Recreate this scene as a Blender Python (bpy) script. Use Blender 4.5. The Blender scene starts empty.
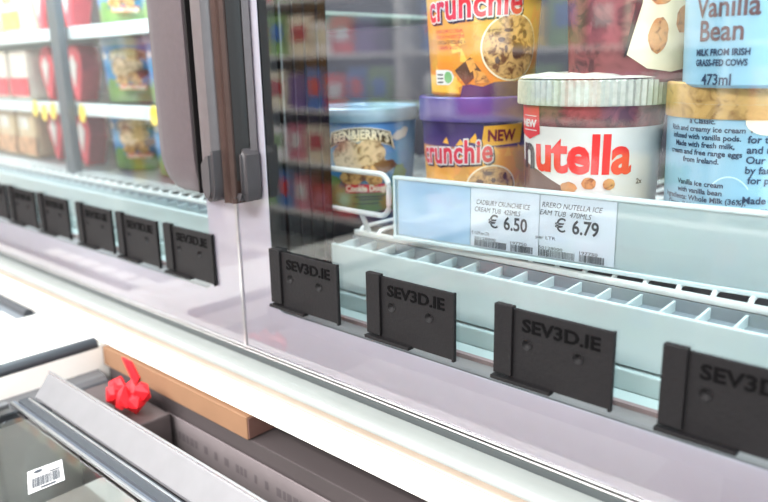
import bpy, bmesh, math, random
from mathutils import Vector, Matrix
random.seed(7)
K = 1.24                      # camera height above the floor; shapes below are given relative to eye height
PI = math.pi
COL = bpy.context.scene.collection
# ------------------------------------------------------------------ camera
YAW, PITCH, ROLL, FOC = math.radians(43), math.radians(14.41), math.radians(1.206), 734.3
cd = bpy.data.cameras.new('camera'); cam = bpy.data.objects.new('camera', cd); COL.objects.link(cam)
fw = Vector((-math.sin(YAW)*math.cos(PITCH), math.cos(YAW)*math.cos(PITCH), -math.sin(PITCH)))
rt = Vector((math.cos(YAW), math.sin(YAW), 0)); dn = fw.cross(rt)
r2 = math.cos(ROLL)*rt + math.sin(ROLL)*dn; d2 = -math.sin(ROLL)*rt + math.cos(ROLL)*dn
m = Matrix((r2, -d2, -fw)).transposed().to_4x4(); m.translation = (0, -.36, K); cam.matrix_world = m
cd.sensor_width = 36; cd.lens = FOC/768*36; cd.clip_start = .01; cd.clip_end = 60
cd.dof.use_dof = True; cd.dof.focus_distance = .50; cd.dof.aperture_fstop = 5.2
bpy.context.scene.camera = cam
# ------------------------------------------------------------------ world, lamps, exposure
w = bpy.data.worlds.new('shop_light'); bpy.context.scene.world = w; w.use_nodes = True
w.node_tree.nodes['Background'].inputs[0].default_value = (1, .985, .96, 1)
w.node_tree.nodes['Background'].inputs[1].default_value = .85
def area(name, loc, rot, sx, sy, e, col):
    l = bpy.data.lights.new(name, 'AREA'); l.shape = 'RECTANGLE'; l.size = sx; l.size_y = sy; l.energy = e; l.color = col
    o = bpy.data.objects.new(name, l); o.location = (loc[0], loc[1], loc[2]+K); o.rotation_euler = rot; COL.objects.link(o); return o
area('ceiling_lamp', (-.4, -2.0, 1.3), (math.radians(58), 0, 0), 4.0, .5, 112, (1, .985, .97))
area('ceiling_lamp', (-2.4, -1.7, 1.5), (math.radians(-22), 0, 0), 5.0, .4, 200, (1, .985, .97))
area('freezer_lamp', (-.03, .035, .42), (math.radians(42), 0, 0), .8, .03, 4.6, (.78, .93, 1))
area('freezer_lamp', (-.98, .035, .42), (math.radians(42), 0, 0), .8, .03, 9, (.8, .94, 1))
area('freezer_lamp', (.33, .20, -.02), (0, math.radians(90), 0), .7, .03, 3.2, (.75, .92, 1))
vs = bpy.context.scene.view_settings
vs.view_transform = 'Standard'; vs.look = 'None'; vs.exposure = 0.42; vs.gamma = 1; vs.use_curve_mapping = False
# ------------------------------------------------------------------ materials
def lin(c):
    return tuple((v/255/12.92 if v/255 <= .04045 else ((v/255+.055)/1.055)**2.4) for v in c)
def mat(name, rgb, rough=.5, metal=0, var=.06, scale=40, bump=0, coat=0, emit=0, alpha=1, spec=None, trans=0):
    M = bpy.data.materials.new(name); M.use_nodes = True; n = M.node_tree.nodes; l = M.node_tree.links
    p = n['Principled BSDF']; c = lin(rgb)
    tc = n.new('ShaderNodeTexCoord'); nz = n.new('ShaderNodeTexNoise'); nz.inputs['Scale'].default_value = scale
    l.new(tc.outputs['Object'], nz.inputs['Vector'])
    r = n.new('ShaderNodeValToRGB'); r.color_ramp.elements[0].position = .3; r.color_ramp.elements[1].position = .7
    r.color_ramp.elements[0].color = tuple(max(0, v*(1-var)) for v in c)+(1,)
    r.color_ramp.elements[1].color = tuple(min(1, v*(1+var)) for v in c)+(1,)
    l.new(nz.outputs['Fac'], r.inputs[0]); l.new(r.outputs[0], p.inputs['Base Color'])
    p.inputs['Roughness'].default_value = rough; p.inputs['Metallic'].default_value = metal
    if coat: p.inputs['Coat Weight'].default_value = coat; p.inputs['Coat Roughness'].default_value = .05
    if spec is not None: p.inputs['Specular IOR Level'].default_value = spec
    if bump:
        b = n.new('ShaderNodeBump'); b.inputs['Strength'].default_value = bump; b.inputs['Distance'].default_value = .001
        l.new(nz.outputs['Fac'], b.inputs['Height']); l.new(b.outputs[0], p.inputs['Normal'])
    if emit: l.new(r.outputs[0], p.inputs['Emission Color']); p.inputs['Emission Strength'].default_value = emit
    if alpha < 1: p.inputs['Alpha'].default_value = alpha
    return M
def glass(name, tint, ior, rough=0.0):
    M = bpy.data.materials.new(name); M.use_nodes = True; n = M.node_tree.nodes; l = M.node_tree.links
    n.remove(n['Principled BSDF']); out = n['Material Output']
    t = n.new('ShaderNodeBsdfTransparent'); t.inputs[0].default_value = tint+(1,)
    g = n.new('ShaderNodeBsdfGlossy'); g.inputs['Roughness'].default_value = rough; g.inputs[0].default_value = (1, 1, 1, 1)
    f = n.new('ShaderNodeFresnel'); f.inputs[0].default_value = ior
    mx = n.new('ShaderNodeMixShader'); l.new(f.outputs[0], mx.inputs[0]); l.new(t.outputs[0], mx.inputs[1]); l.new(g.outputs[0], mx.inputs[2])
    l.new(mx.outputs[0], out.inputs[0]); return M
M_glass = glass('coated_door_glass', (.93, .97, .965), 1.63)
M_lid = glass('lid_glass', (.82, .84, .85), 1.5)
M_clear = glass('clear_plastic', (.93, .96, .98), 1.5, .05)
M_frit = mat('lavender_glass_border', (214, 206, 218), .35, var=.02, coat=.6)
M_black = mat('black_printed_plastic', (20, 19, 21), .6, var=.12, scale=500, bump=.25, spec=.22)
M_blackg = mat('black_gasket', (18, 15, 17), .6, var=.15)
M_mull = mat('dark_mullion_panel', (24, 21, 23), .25, var=.1, coat=.15)
M_alu = mat('brushed_aluminium', (205, 205, 208), .28, 1, var=.05, scale=90)
M_alu2 = mat('satin_lid_profile', (112, 112, 115), .45, .3, var=.04, scale=60)
M_white = mat('white_painted_steel', (246, 244, 238), .3, var=.01, coat=.3)
M_mould = mat('pale_moulding', (128, 134, 132), .3, var=.03, coat=.4)
M_handle = mat('taupe_handle_enamel', (84, 76, 80), .42, .3, var=.05, scale=200, bump=.1)
M_hbrown = mat('bronze_handle_inset', (70, 54, 50), .35, .4, var=.08, scale=100)
M_hdark = mat('handle_dark_side', (20, 18, 20), .5, .1, var=.1)
M_hlight = mat('handle_silver_face', (96, 90, 92), .4, .3, var=.05, scale=100)
M_cap = mat('grey_handle_cap', (58, 55, 58), .45, var=.05)
M_tray = mat('white_shelf_plastic', (202, 214, 214), .4, var=.015, coat=.2)
M_panel = mat('pale_teal_panel', (188, 202, 200), .35, var=.015, coat=.2)
M_sill = mat('grey_sill', (128, 122, 122), .4, var=.05)
M_sillp = mat('rosy_brown_seal', (140, 116, 116), .5, var=.05)
M_dark = mat('dark_liner', (46, 42, 50), .6, var=.2, scale=5)
M_wire = mat('white_coated_wire', (212, 214, 212), .3, var=.03, coat=.4)
M_label = mat('price_label_paper', (232, 238, 246), .5, var=.01)
M_holder = mat('pale_label_rail', (204, 218, 220), .3, var=.015, coat=.5)
M_blue_glare = mat('pale_blue_glare', (186, 216, 240), .3, var=.06, scale=12, coat=.5)  # blue glare of the clear plastic rail, put into the colour
M_ink = mat('label_ink', (52, 56, 66), .6)
M_rubber = mat('black_rubber_bumper', (56, 60, 66), .35, var=.05)
M_card = mat('brown_cardboard', (134, 100, 74), .8, var=.06, scale=30, bump=.1)
M_cardd = mat('cardboard_end', (110, 78, 70), .8, var=.08)
M_red = mat('red_foil', (226, 22, 36), .6, var=.12, scale=60)
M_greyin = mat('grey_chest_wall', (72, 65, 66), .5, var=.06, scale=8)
M_sign = mat('pale_sign_card', (122, 113, 115), .6, var=.05)
M_signi = mat('sign_print', (100, 92, 95), .6)
M_floor = mat('floor_tiles', (196, 192, 186), .35, var=.05)
# ------------------------------------------------------------------ mesh helpers
def box(bm, x0, x1, y0, y1, z0, z1, bev=0):
    r = bmesh.ops.create_cube(bm, size=1); vs_ = r['verts']
    for v in vs_:
        v.co = ((x0+x1)/2+v.co.x*(x1-x0), (y0+y1)/2+v.co.y*(y1-y0), (z0+z1)/2+v.co.z*(z1-z0))
    if bev:
        es = list({e for v in vs_ for e in v.link_edges}); bmesh.ops.bevel(bm, geom=es, offset=bev, segments=2, affect='EDGES', profile=.6)
def prism(bm, pts, axis, a0, a1):
    """pts 2D polygon; axis 'x': (y,z); 'y': (x,z); 'z': (x,y)"""
    def P(p, a): return {'x': (a, p[0], p[1]), 'y': (p[0], a, p[1]), 'z': (p[0], p[1], a)}[axis]
    A = [bm.verts.new(P(p, a0)) for p in pts]; B = [bm.verts.new(P(p, a1)) for p in pts]; n = len(pts)
    fs = [bm.faces.new(A), bm.faces.new(B[::-1])]
    for i in range(n): fs.append(bm.faces.new((A[i], B[i], B[(i+1) % n], A[(i+1) % n])))
    bmesh.ops.recalc_face_normals(bm, faces=fs)
def tube(bm, path, r, n=8, closed=False):
    path = [Vector(p) for p in path]; rings = []; N = len(path)
    for i, p in enumerate(path):
        a = path[i-1] if (i > 0 or closed) else p; b = path[(i+1) % N] if (i < N-1 or closed) else p
        t = (b-a).normalized(); u = t.cross(Vector((0, 0, 1)))
        if u.length < .1: u = t.cross(Vector((0, 1, 0)))
        u.normalize(); v = t.cross(u)
        rings.append([bm.verts.new(p+r*(math.cos(2*PI*k/n)*u+math.sin(2*PI*k/n)*v)) for k in range(n)])
    fs = []
    for i in range(N if closed else N-1):
        A, B = rings[i], rings[(i+1) % N]
        for k in range(n): fs.append(bm.faces.new((A[k], A[(k+1) % n], B[(k+1) % n], B[k])))
    if not closed: fs.append(bm.faces.new(rings[0][::-1])); fs.append(bm.faces.new(rings[-1]))
    bmesh.ops.recalc_face_normals(bm, faces=fs)
def lathe(bm, prof, n=48, rib=0, cap=True):
    rings = []
    for (r, z) in prof:
        rings.append([bm.verts.new(((r+(rib if k % 2 and r > .02 else 0))*math.cos(2*PI*k/n), (r+(rib if k % 2 and r > .02 else 0))*math.sin(2*PI*k/n), z)) for k in range(n)])
    fs = []
    for A, B in zip(rings, rings[1:]):
        for k in range(n): fs.append(bm.faces.new((A[k], A[(k+1) % n], B[(k+1) % n], B[k])))
    if cap: fs.append(bm.faces.new(rings[0])); fs.append(bm.faces.new(rings[-1]))
    bmesh.ops.recalc_face_normals(bm, faces=fs)
def obj(name, bm, mt, parent=None, org=(0, 0, 0), smooth=False, kind=None, label=None):
    """bm in eye-height coordinates (or local ones when org is 0 and parent given); stored relative to org"""
    if any(org): bmesh.ops.translate(bm, verts=bm.verts, vec=[-v for v in org])
    me = bpy.data.meshes.new(name); bm.to_mesh(me); bm.free(); me.materials.append(mt)
    if smooth:
        for p in me.polygons: p.use_smooth = True
        try: me.set_sharp_from_angle(angle=math.radians(35))
        except Exception: pass
    o = bpy.data.objects.new(name, me); COL.objects.link(o)
    if parent: o.parent = parent
    else: o.location = (org[0], org[1], org[2]+K)
    if kind: o['kind'] = kind
    if label: o['label'] = label
    return o
def thing(name, label, cat, loc, rotz=0, group=None):
    o = bpy.data.objects.new(name, None); o.empty_display_size = .02; COL.objects.link(o)
    o.location = (loc[0], loc[1], loc[2]+K); o.rotation_euler = (0, 0, rotz)
    o['label'] = label; o['category'] = cat
    if group: o['group'] = group
    return o
def tag(o, label, cat, group=None):
    o['label'] = label; o['category'] = cat
    if group: o['group'] = group
    return o
def kids(o): return [c for c in ALL() if c.parent == o]
def ALL(): return list(COL.objects)
def copy_tree(root, loc, rotz, label):
    r = root.copy(); COL.objects.link(r); r.location = (loc[0], loc[1], loc[2]+K); r.rotation_euler = (0, 0, rotz); r['label'] = label
    for c in root.children:
        d = c.copy(); COL.objects.link(d); d.parent = r
        for g in c.children:
            e = g.copy(); COL.objects.link(e); e.parent = d
    return r
B = bmesh.new
def text_bm(s, size, bold=0, extrude=0, align='LEFT', width=None, shear=0, spacing=1):
    cu = bpy.data.curves.new('t', 'FONT'); cu.body = s; cu.size = size; cu.offset = bold; cu.extrude = extrude
    cu.align_x = align; cu.shear = shear; cu.space_character = spacing; cu.resolution_u = 3
    o = bpy.data.objects.new('t', cu); COL.objects.link(o)
    dg = bpy.context.evaluated_depsgraph_get(); me = bpy.data.meshes.new_from_object(o.evaluated_get(dg))
    bm = B(); bm.from_mesh(me); bpy.data.objects.remove(o); bpy.data.curves.remove(cu); bpy.data.meshes.remove(me)
    if width and bm.verts:
        xs = [v.co.x for v in bm.verts]; k = width/(max(xs)-min(xs)); x0 = min(xs)
        for v in bm.verts: v.co.x = (v.co.x-(0 if align == 'CENTER' else x0))*k
    return bm
# flat shapes in (u,v), later wrapped on a tub
def poly2(pts):
    bm = B(); bm.faces.new([bm.verts.new((p[0], p[1], 0)) for p in pts]); return bm
def ell2(u, v, a, b, n=40, jag=0):
    return poly2([(u+a*(1+random.uniform(-jag, jag))*math.cos(2*PI*k/n), v+b*(1+random.uniform(-jag, jag))*math.sin(2*PI*k/n)) for k in range(n)])
def rect2(u0, u1, v0, v1): return poly2([(u0, v0), (u1, v0), (u1, v1), (u0, v1)])
def txt2(s, size, u, v, **k):
    bm = text_bm(s, size, **k); bmesh.ops.translate(bm, verts=bm.verts, vec=(u, v, 0)); return bm
def join2(bms):
    out = B()
    for b in bms:
        me = bpy.data.meshes.new('j'); b.to_mesh(me); b.free(); out.from_mesh(me); bpy.data.meshes.remove(me)
    return out
def wrap(name, bm, mt, tub, layer=1, step=.003, label=None, arc=None):
    """wrap the flat print bm (u right, v up, metres) round the tub wall; arc=(R) bends a banner upwards"""
    us = [v.co.x for v in bm.verts]
    u = math.floor(min(us)/step)*step
    while u < max(us):
        bmesh.ops.bisect_plane(bm, geom=list(bm.verts)+list(bm.edges)+list(bm.faces), plane_co=(u, 0, 0), plane_no=(1, 0, 0), dist=1e-6); u += step
    H, r0, r1, t0, root = tub['H'], tub['r0'], tub['r1'], tub['t0'], tub['root']
    rm = (r0+r1)/2
    for v in bm.verts:
        uu, vv = v.co.x, v.co.y
        if arc: vv += arc[1]-arc[0]*(uu-arc[2])**2
        r = r0+(r1-r0)*vv/H+.00025*layer; t = uu/rm+t0
        v.co = (r*math.sin(t), -r*math.cos(t), vv)
    bmesh.ops.recalc_face_normals(bm, faces=bm.faces)
    return obj(name, bm, mt, root, smooth=True, label=label)
# ================================================================== SETTING
org = (-.6, -1.0, -K)
b = B(); box(b, -6, 4, -4.5, 1.2, -K-.05, -K); o = obj('floor', b, M_floor, None, (0, 0, -K), kind='structure')
b = B(); box(b, -6, 4, 1.2, 1.3, -K, 2.0); obj('wall_back', b, mat('shop_wall', (226, 224, 220), .7), None, (0, 1.2, -K), kind='structure')
# ================================================================== UPRIGHT FREEZER
FO = (-.504, .35, -K)
fz = thing('display_freezer', 'tall shop freezer with lavender-bordered glass doors above the white ledge', 'freezer', FO)
def fpart(name, bm, mt, parent=fz, **k): return obj(name, bm, mt, parent, FO, **k)
XL, XR = -2.0, .40
# cabinet shell (inside seen through the glass)
b = B(); box(b, XL, XR, .62, .66, -.26, .68); fpart('back_wall', b, M_dark)
b = B(); box(b, XR, XR+.04, .03, .66, -.26, .68); fpart('side_wall', b, M_white)
b = B(); box(b, XL-.04, XL, .03, .66, -.26, .68); fpart('side_wall', b, M_white)
b = B(); box(b, XL-.04, XR+.04, .0, .66, .68, .80); fpart('cabinet_top', b, M_white)
b = B(); box(b, XL-.04, XR+.04, .03, .66, -K, -.262); fpart('base_cabinet', b, M_white)
# sill inside the door
b = B(); box(b, XL, XR, .006, .022, -.262, -.199); fpart('door_sill', b, M_sill)
b = B(); box(b, XL, XR, .022, .026, -.262, -.196); fpart('seal_strip', b, M_sillp)
b = B(); box(b, XL, XR, .026, .054, -.262, -.2035, .001); fpart('inner_sill', b, M_panel)
b = B(); box(b, XL, XR, .0545, .09, -.2045, -.1905, .0012); fpart('lower_panel', b, M_panel)
# mullions
b = B(); box(b, -.546, -.466, .006, .021, -.199, .68); fpart('mullion_gasket', b, M_blackg)
b = B(); box(b, -.546, -.462, .0215, .072, -.203, .68, .002); fpart('mullion', b, M_mull)
b = B()
for y in (.034, .046, .06): box(b, -.462, -.4612, y, y+.0012, -.2, .68)
fpart('mullion_trim', b, M_blackg)
b = B(); box(b, -1.54, -1.535, .09, .10, -.199, .68, .002); fpart('mullion', b, M_mull)
# doors
def rounded_window(x0, x1, z0, z1, r, n=6):
    pts = []
    for cx, cz, a0 in ((x1-r, z1-r, 0), (x0+r, z1-r, 90), (x0+r, z0+r, 180), (x1-r, z0+r, 270)):
        for k in range(n+1):
            a = math.radians(a0+90*k/n); pts.append((cx+r*math.cos(a), cz+r*math.sin(a)))
    return pts
def door(x0, x1, wx0, wx1, handle_fn, lab):
    z0, z1, wz0, wz1 = -.2385, .665, -.1975, .60
    # border with window: outer ring matched to inner ring
    inn = rounded_window(wx0, wx1, wz0, wz1, .012); n = len(inn); out = []
    cx, cz = (wx0+wx1)/2, (wz0+wz1)/2
    q = n//4
    cor = [(x1, z1), (x0, z1), (x0, z0), (x1, z0)]
    for i, (px, pz) in enumerate(inn):
        k = i//q; a = i % q; c = cor[k]
        out.append((px if (a == 0 and k in (1, 3)) or (a == q-1 and k in (0, 2)) else c[0], pz if (a == 0 and k in (0, 2)) or (a == q-1 and k in (1, 3)) else c[1]))
    b = B(); R = []
    for (y) in (.0008, .0013):
        R.append(([b.verts.new((p[0], y, p[1])) for p in inn], [b.verts.new((p[0], y, p[1])) for p in out]))
    for i in range(n):
        j = (i+1) % n
        for (A, C, f) in ((R[0][0], R[0][1], 0), (R[1][0], R[1][1], 1)):
            try: b.faces.new((A[i], A[j], C[j], C[i]))
            except Exception: pass
        b.faces.new((R[0][0][i], R[1][0][i], R[1][0][j], R[0][0][j]))
    bmesh.ops.remove_doubles(b, verts=b.verts, dist=1e-6)
    bmesh.ops.recalc_face_normals(b, faces=b.faces)
    d = fpart('glass_door', b, M_frit, fz, label=lab)
    b = B(); b.faces.new([b.verts.new(p) for p in ((x0, 0, z0), (x1, 0, z0), (x1, 0, z1), (x0, 0, z1))])
    fpart('pane', b, M_glass, d)
    b = B(); t = .0014
    box(b, x0-t, x1+t, -.0012, .010, z0-t, z0); box(b, x0-t, x1+t, -.0012, .010, z1, z1+t)
    box(b, x0-t, x0, -.0012, .010, z0, z1); box(b, x1, x1+t, -.0012, .010, z0, z1)
    box(b, x0-t, x1+t, -.0012, .010, z0-.0042, z0-.0028)
    fpart('edge_trim', b, M_alu, d)
    b = B(); box(b, x0, x1, .0012, .009, z0-.0029, z0-t); fpart('bottom_seal', b, M_blackg, d)
    handle_fn(d)
def handle_profile(bm, pts, z0, z1, rb):
    """extrude (x,y) polygon from z1 down to z0, lower left corner rounded by rb (in x)"""
    prism(bm, pts, 'z', z0, z1)
def left_handle(d):
    # blade-like handle: broad soft face, rounded lower corner
    Z1 = .45; zb = -.100; xr = -.5085; xl = -.574
    prof = [(xl, -.006), (xl+.001, -.013), (xl+.006, -.019), (xl+.014, -.0235), (xl+.026, -.0255), (xr-.006, -.0255), (xr-.001, -.024), (xr, -.021), (xr, -.006)]
    b = B(); rings = []
    levels = [Z1]+[-.066-.034*math.sin(math.radians(a)) for a in range(0, 91, 10)]
    for li, z in enumerate(levels):
        a = 0 if li == 0 else math.radians((li-1)*10); sh = .026*(1-math.cos(a))
        k = (xr-xl-sh)/(xr-xl); ring = []
        for (x, y) in prof: ring.append(b.verts.new((xr-(xr-x)*k, y*1.4*(1-.25*(1-math.cos(a))), z)))
        rings.append(ring)
    n = len(prof)
    for A, C in zip(rings, rings[1:]):
        for k in range(n): b.faces.new((A[k], A[(k+1) % n], C[(k+1) % n], C[k]))
    b.faces.new(rings[0]); b.faces.new(rings[-1][::-1]); bmesh.ops.recalc_face_normals(b, faces=b.faces)
    fpart('handle', b, M_handle, d, smooth=True, label='broad taupe handle with rounded lower corner')
    b = B(); box(b, xr-.0005, xr+.0012, -.0320, -.003, zb+.0005, Z1, .0005); fpart('handle_side', b, M_hdark, d)  # shadowed right side of the blade, painted as a near-black strip
    b = B(); box(b, xl+.012, xr-.002, -.0088, -.0008, zb+.01, Z1-.01); fpart('handle_mount', b, M_hdark, d)
def right_handle(d):
    Z1 = .45; zb = -.088; X = -.5005; Q = 1.4
    q = lambda pts: [(X+x, y*Q) for (x, y) in pts]
    b = B(); prism(b, q([(0, -.003), (0, -.021), (.002, -.0235), (.009, -.0238), (.0125, -.0225), (.0145, -.018), (.015, -.003)]), 'z', zb, Z1); fpart('handle', b, M_hlight, d, smooth=True, label='slim silver and bronze handle with dark grip recess')
    b = B(); prism(b, q([(.0152, -.003), (.0148, -.0172), (.0165, -.0160), (.020, -.0155), (.0235, -.0162), (.0255, -.0145), (.026, -.003)]), 'z', zb-.018, Z1)
    fpart('handle_inset', b, M_hbrown, d, smooth=True)
    b = B(); prism(b, q([(.0262, -.003), (.0262, -.0133), (.028, -.0100), (.0295, -.0070), (.0300, -.003)]), 'z', zb, Z1)
    fpart('handle_side', b, M_hdark, d, smooth=True)
    b = B(); prism(b, [(X+.0302, -.0010), (X+.0302, -.0070), (X+.0309, -.0074), (X+.0314, -.0010)], 'z', zb+.01, Z1)
    fpart('handle_edge', b, M_hlight, d)
    b = B()
    for (cx0, cx1, yy, t0, t1, t2) in ((X-.0010, X+.0150, -.0348, -.074, -.066, -.064), (X+.0256, X+.0335, -.0170, -.066, -.063, -.068)):
        L = [(cx0, t0), ((cx0+cx1)/2, t1), (cx1, t2)]
        bot = [((cx0+cx1)/2+(cx1-cx0)/2*math.cos(PI*k/8), -.0925-.0125*math.sin(PI*k/8)) for k in range(0, 9)]
        prism(b, L+bot, 'y', yy, -.0012)
    prism(b, [(X+.003, -.098), (X+.031, -.098), (X+.027, -.1045), (X+.010, -.1050)], 'y', -.0215, -.0012)
    bmesh.ops.bevel(b, geom=[e for e in b.edges if abs(e.verts[0].co.y-e.verts[1].co.y) < 1e-6 and e.verts[0].co.y < -.01], offset=.0028, segments=3, affect='EDGES')
    fpart('handle_cap', b, M_cap, d, smooth=True)
door(-1.455, -.5055, -1.41, -.549, left_handle, 'left freezer door with lavender glass border')
door(-.5025, .40, -.462, .36, right_handle, 'right freezer door with lavender glass border')
b = B(); box(b, -.5060, -.5022, .011, .014, -.24, .68); fpart('gap_seal', b, M_blackg)
# moulding and ledge below the doors
b = B(); box(b, -1.9, .8, -.001, .012, -.2500, -.2435); fpart('recess_strip', b, mat('painted_recess_shade', (62, 68, 70), .4))  # shadow of the recess under the doors, painted as a dark strip
b = B(); prism(b, [(.03, -.2500), (-.0030, -.2490), (-.0090, -.2512), (-.0150, -.2555), (-.0168, -.2600), (.03, -.2600)], 'x', -1.9, .8); fpart('moulding', b, M_mould, smooth=True)
b = B(); prism(b, [(-.0169, -.2585), (-.0190, -.2588), (-.0212, -.2600), (-.0224, -.2621), (-.0169, -.2621)], 'x', -1.9, .8); fpart('lip', b, mat('cream_lip', (140, 126, 112), .35), smooth=True)
# ------------------------------------------------------------------ shelf tray inside (grille with fins)
TO = (-.2, .3, -.16)
def shelf(x0, x1, lab):
    so = ((x0+x1)/2, .3, -.145)
    s = thing('freezer_shelf', lab, 'shelf', so)
    P = lambda n, bm, mt, **k: obj(n, bm, mt, s, so, **k)
    b = B(); box(b, x0, x1, .058, .0615, -.189, -.1495, .0012); P('front_panel', b, M_tray)
    b = B(); box(b, x0, x1, .0615, .088, -.158, -.1555); box(b, x0, x1, .0845, .0853, -.158, -.1475); P('grille_floor', b, mat('grey_grille_floor', (128, 136, 142), .5))
    b = B(); box(b, x0, x1, .0855, .0905, -.1475, -.1425, .0018); P('rear_rail', b, M_wire)
    b = B(); box(b, x0, x1, .40, .406, -.150, -.1435, .0018); P('rear_rail', b, M_wire)
    b = B(); box(b, x0, x1, .094, .60, -.178, -.175); P('drip_pan', b, M_dark)
    fin = wr = None; x = x0+.006; pitch = .0215
    while x < x1-.004:
        if fin is None:
            b = B(); prism(b, [(0, 0), (.024, 0), (.024, .0068), (.001, .0055)], 'x', 0, .0016); fin = P('fin', b, M_tray, kind=None)
            fin.data.transform(Matrix.Translation((so[0], so[1], so[2]))); f0 = fin
            b = B(); tube(b, [(0, .001, .0005), (0, .004, .0035), (0, .010, .0040), (0, .42, .0040)], .0019, 6); wr = P('wire', b, M_wire, smooth=True)
            wr.data.transform(Matrix.Translation((so[0], so[1], so[2])))
        else:
            fin = f0.copy(); COL.objects.link(fin); wr = wr.copy(); COL.objects.link(wr)
        fin.location = (x-so[0], .0615-so[1], -.1555-so[2]); wr.location = (x+.0005-so[0], .087-so[1], -.1445-so[2]); x += pitch
    return s
shelf(-.452, .39, 'white grille shelf under the tubs in the right cabinet, fins along its front')
shelf(-1.41, -.552, 'white grille shelf behind the left door, fins along its front')
# wire guard loops
def rloop(x0, x1, z0, z1, y, r):
    return [(x, y, z) for (x, z) in rounded_window(x0, x1, z0, z1, r, 5)]
b = B(); tube(b, rloop(-.530, -.402, -.1240, -.0890, .0785, .010), .0024, 8, True)
tube(b, [(-.500, .0785, -.124), (-.500, .0785, -.1415)], .0022); tube(b, [(-.435, .0785, -.124), (-.435, .088, -.1425)], .0022)
tag(obj('wire_guard', b, M_wire, None, (-.466, .0785, -.141), smooth=True), 'white wire loop in front of the cookie dough tub', 'wire guard')
b = B(); tube(b, rloop(-.3925, -.02, -.1330, -.0945, .1000, .010), .0024, 8, True)
tube(b, [(-.35, .1, -.133), (-.35, .1, -.1405)], .0022); tube(b, [(-.12, .1, -.133), (-.12, .1, -.1405)], .0022)
tag(obj('wire_guard', b, M_wire, None, (-.2, .100, -.141), smooth=True), 'white wire loop behind the price label rail, its left end showing', 'wire guard')
# ------------------------------------------------------------------ label rail with price labels
hx0, hy0, hx1, hy1 = -.393, .0745, -.02, .1040
ang = math.atan2(hy1-hy0, hx1-hx0); HO = (hx0, hy0, -.1390); HL = math.hypot(hx1-hx0, hy1-hy0)
rail = thing('price_label_rail', 'pale plastic rail holding two euro price labels in front of the tubs', 'label rail', HO, ang)
L = lambda n, bm, mt, **k: obj(n, bm, mt, rail, **k)
b = B(); box(b, 0, HL, .0015, .0035, 0, .0500, .0006); L('back_plate', b, M_holder)
b = B(); box(b, 0, HL, -.0016, .0040, .0480, .0508, .0008); box(b, 0, HL, -.0022, .0040, -.0010, .0022, .0008); box(b, 0, .0022, -.0016, .0035, 0, .05, .0006); L('frame', b, M_holder)
b = B(); box(b, .004, .0715, .0008, .0013, .0030, .0475); L('glare', b, M_blue_glare, label='pale blue painted insert')  # strip coloured as the reflection on the empty left end of the rail
b = B(); b.faces.new([b.verts.new(p) for p in ((.001, -.0010, .002), (HL, -.0010, .002), (HL, -.0010, .048), (.001, -.0010, .048))]); L('cover', b, M_clear)
def barcode2(u0, v0, w, h, seed, n=26):
    rnd = random.Random(seed); o_ = []; u = 0
    while u < w:
        a = rnd.choice((.6, 1, 1.4, 2))*w/n/2.6; o_.append(rect2(u0+u, u0+min(w, u+a), v0, v0+h)); u += a+rnd.choice((.6, 1, 1.6))*w/n/2.6
    return o_
def price_label(u0, w, l1, l2, price, bc1, bc2, small, dx=0, dv=0):
    b = B(); box(b, u0, u0+w, .0003, .0007, .0030, .0475); lb = L('price_label', b, M_label, label='white price label reading '+price+' euro')
    fl = [txt2(l1, .0052, u0+.005, .0355, shear=.25, width=.0440), txt2(l2, .0052, u0+.0035, .0300, shear=.25, width=.038),
          txt2('\u20ac', .0135, u0+.0150, .0190, bold=.0001), txt2(price, .0135, u0+.0280, .0190, width=.0190, bold=.0003),
          txt2(small, .0034, u0+.001, .0125, width=.015), txt2('50128000', .0030, u0+.0035, .0088, width=.018), txt2('197750', .0030, u0+.034, .0088, width=.013)]
    fl += barcode2(u0+.0035, .0035, .027, .0050, bc1+20, 34) + barcode2(u0+.034, .0035, .018, .0050, 5, 24)
    b = join2(fl)
    for v in b.verts: v.co = (v.co.x+dx, .0001, v.co.y+(dv if v.co.y > .011 else 0))
    obj('print', b, M_ink, lb)
price_label(.0725, .0560, 'CADBURY CRUNCHIE ICE', 'CREAM TUB  425MLS', '6.50', 1, 2, '\u20ac 15.29 per LTR')
price_label(.1290, .0550, 'RRERO NUTELLA ICE', 'EAM TUB  470MLS', '6.79', 3, 4, 'per LTR', -.0035, .0035)
# ================================================================== TUBS
D = .36
def tub_base(name, label, x, y, z, H, r0, r1, mt, lid_mt, lid_h, lid_r, rib=0, group=None, n=64, turn=0, cat='ice cream tub', lid_top=None, lid_drop=None):
    root = thing(name, label, cat, (x, y, z), 0, group)
    t0 = math.atan2(-x, D+y)+turn
    b = B(); lathe(b, [(r0-.002, 0), (r0, .002), (r1, H), (r1+.0015, H+.001)], 64)
    tub = dict(H=H, r0=r0, r1=r1, t0=t0, root=root, x=x, y=y)
    obj('body', b, mt, root, smooth=True)
    if lid_mt:
        dr = lid_drop if lid_drop is not None else .006
        b = B(); lathe(b, [(lid_r-.0004, H-dr), (lid_r, H-dr+.001), (lid_r, H+lid_h-.001), (lid_r-.001, H+lid_h), (lid_r-.004, H+lid_h), (lid_r-.006, H+lid_h-.003), (.002, H+lid_h-.003)], n, rib)
        obj('lid', b, lid_mt, root, smooth=(rib == 0))
    return tub
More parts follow.
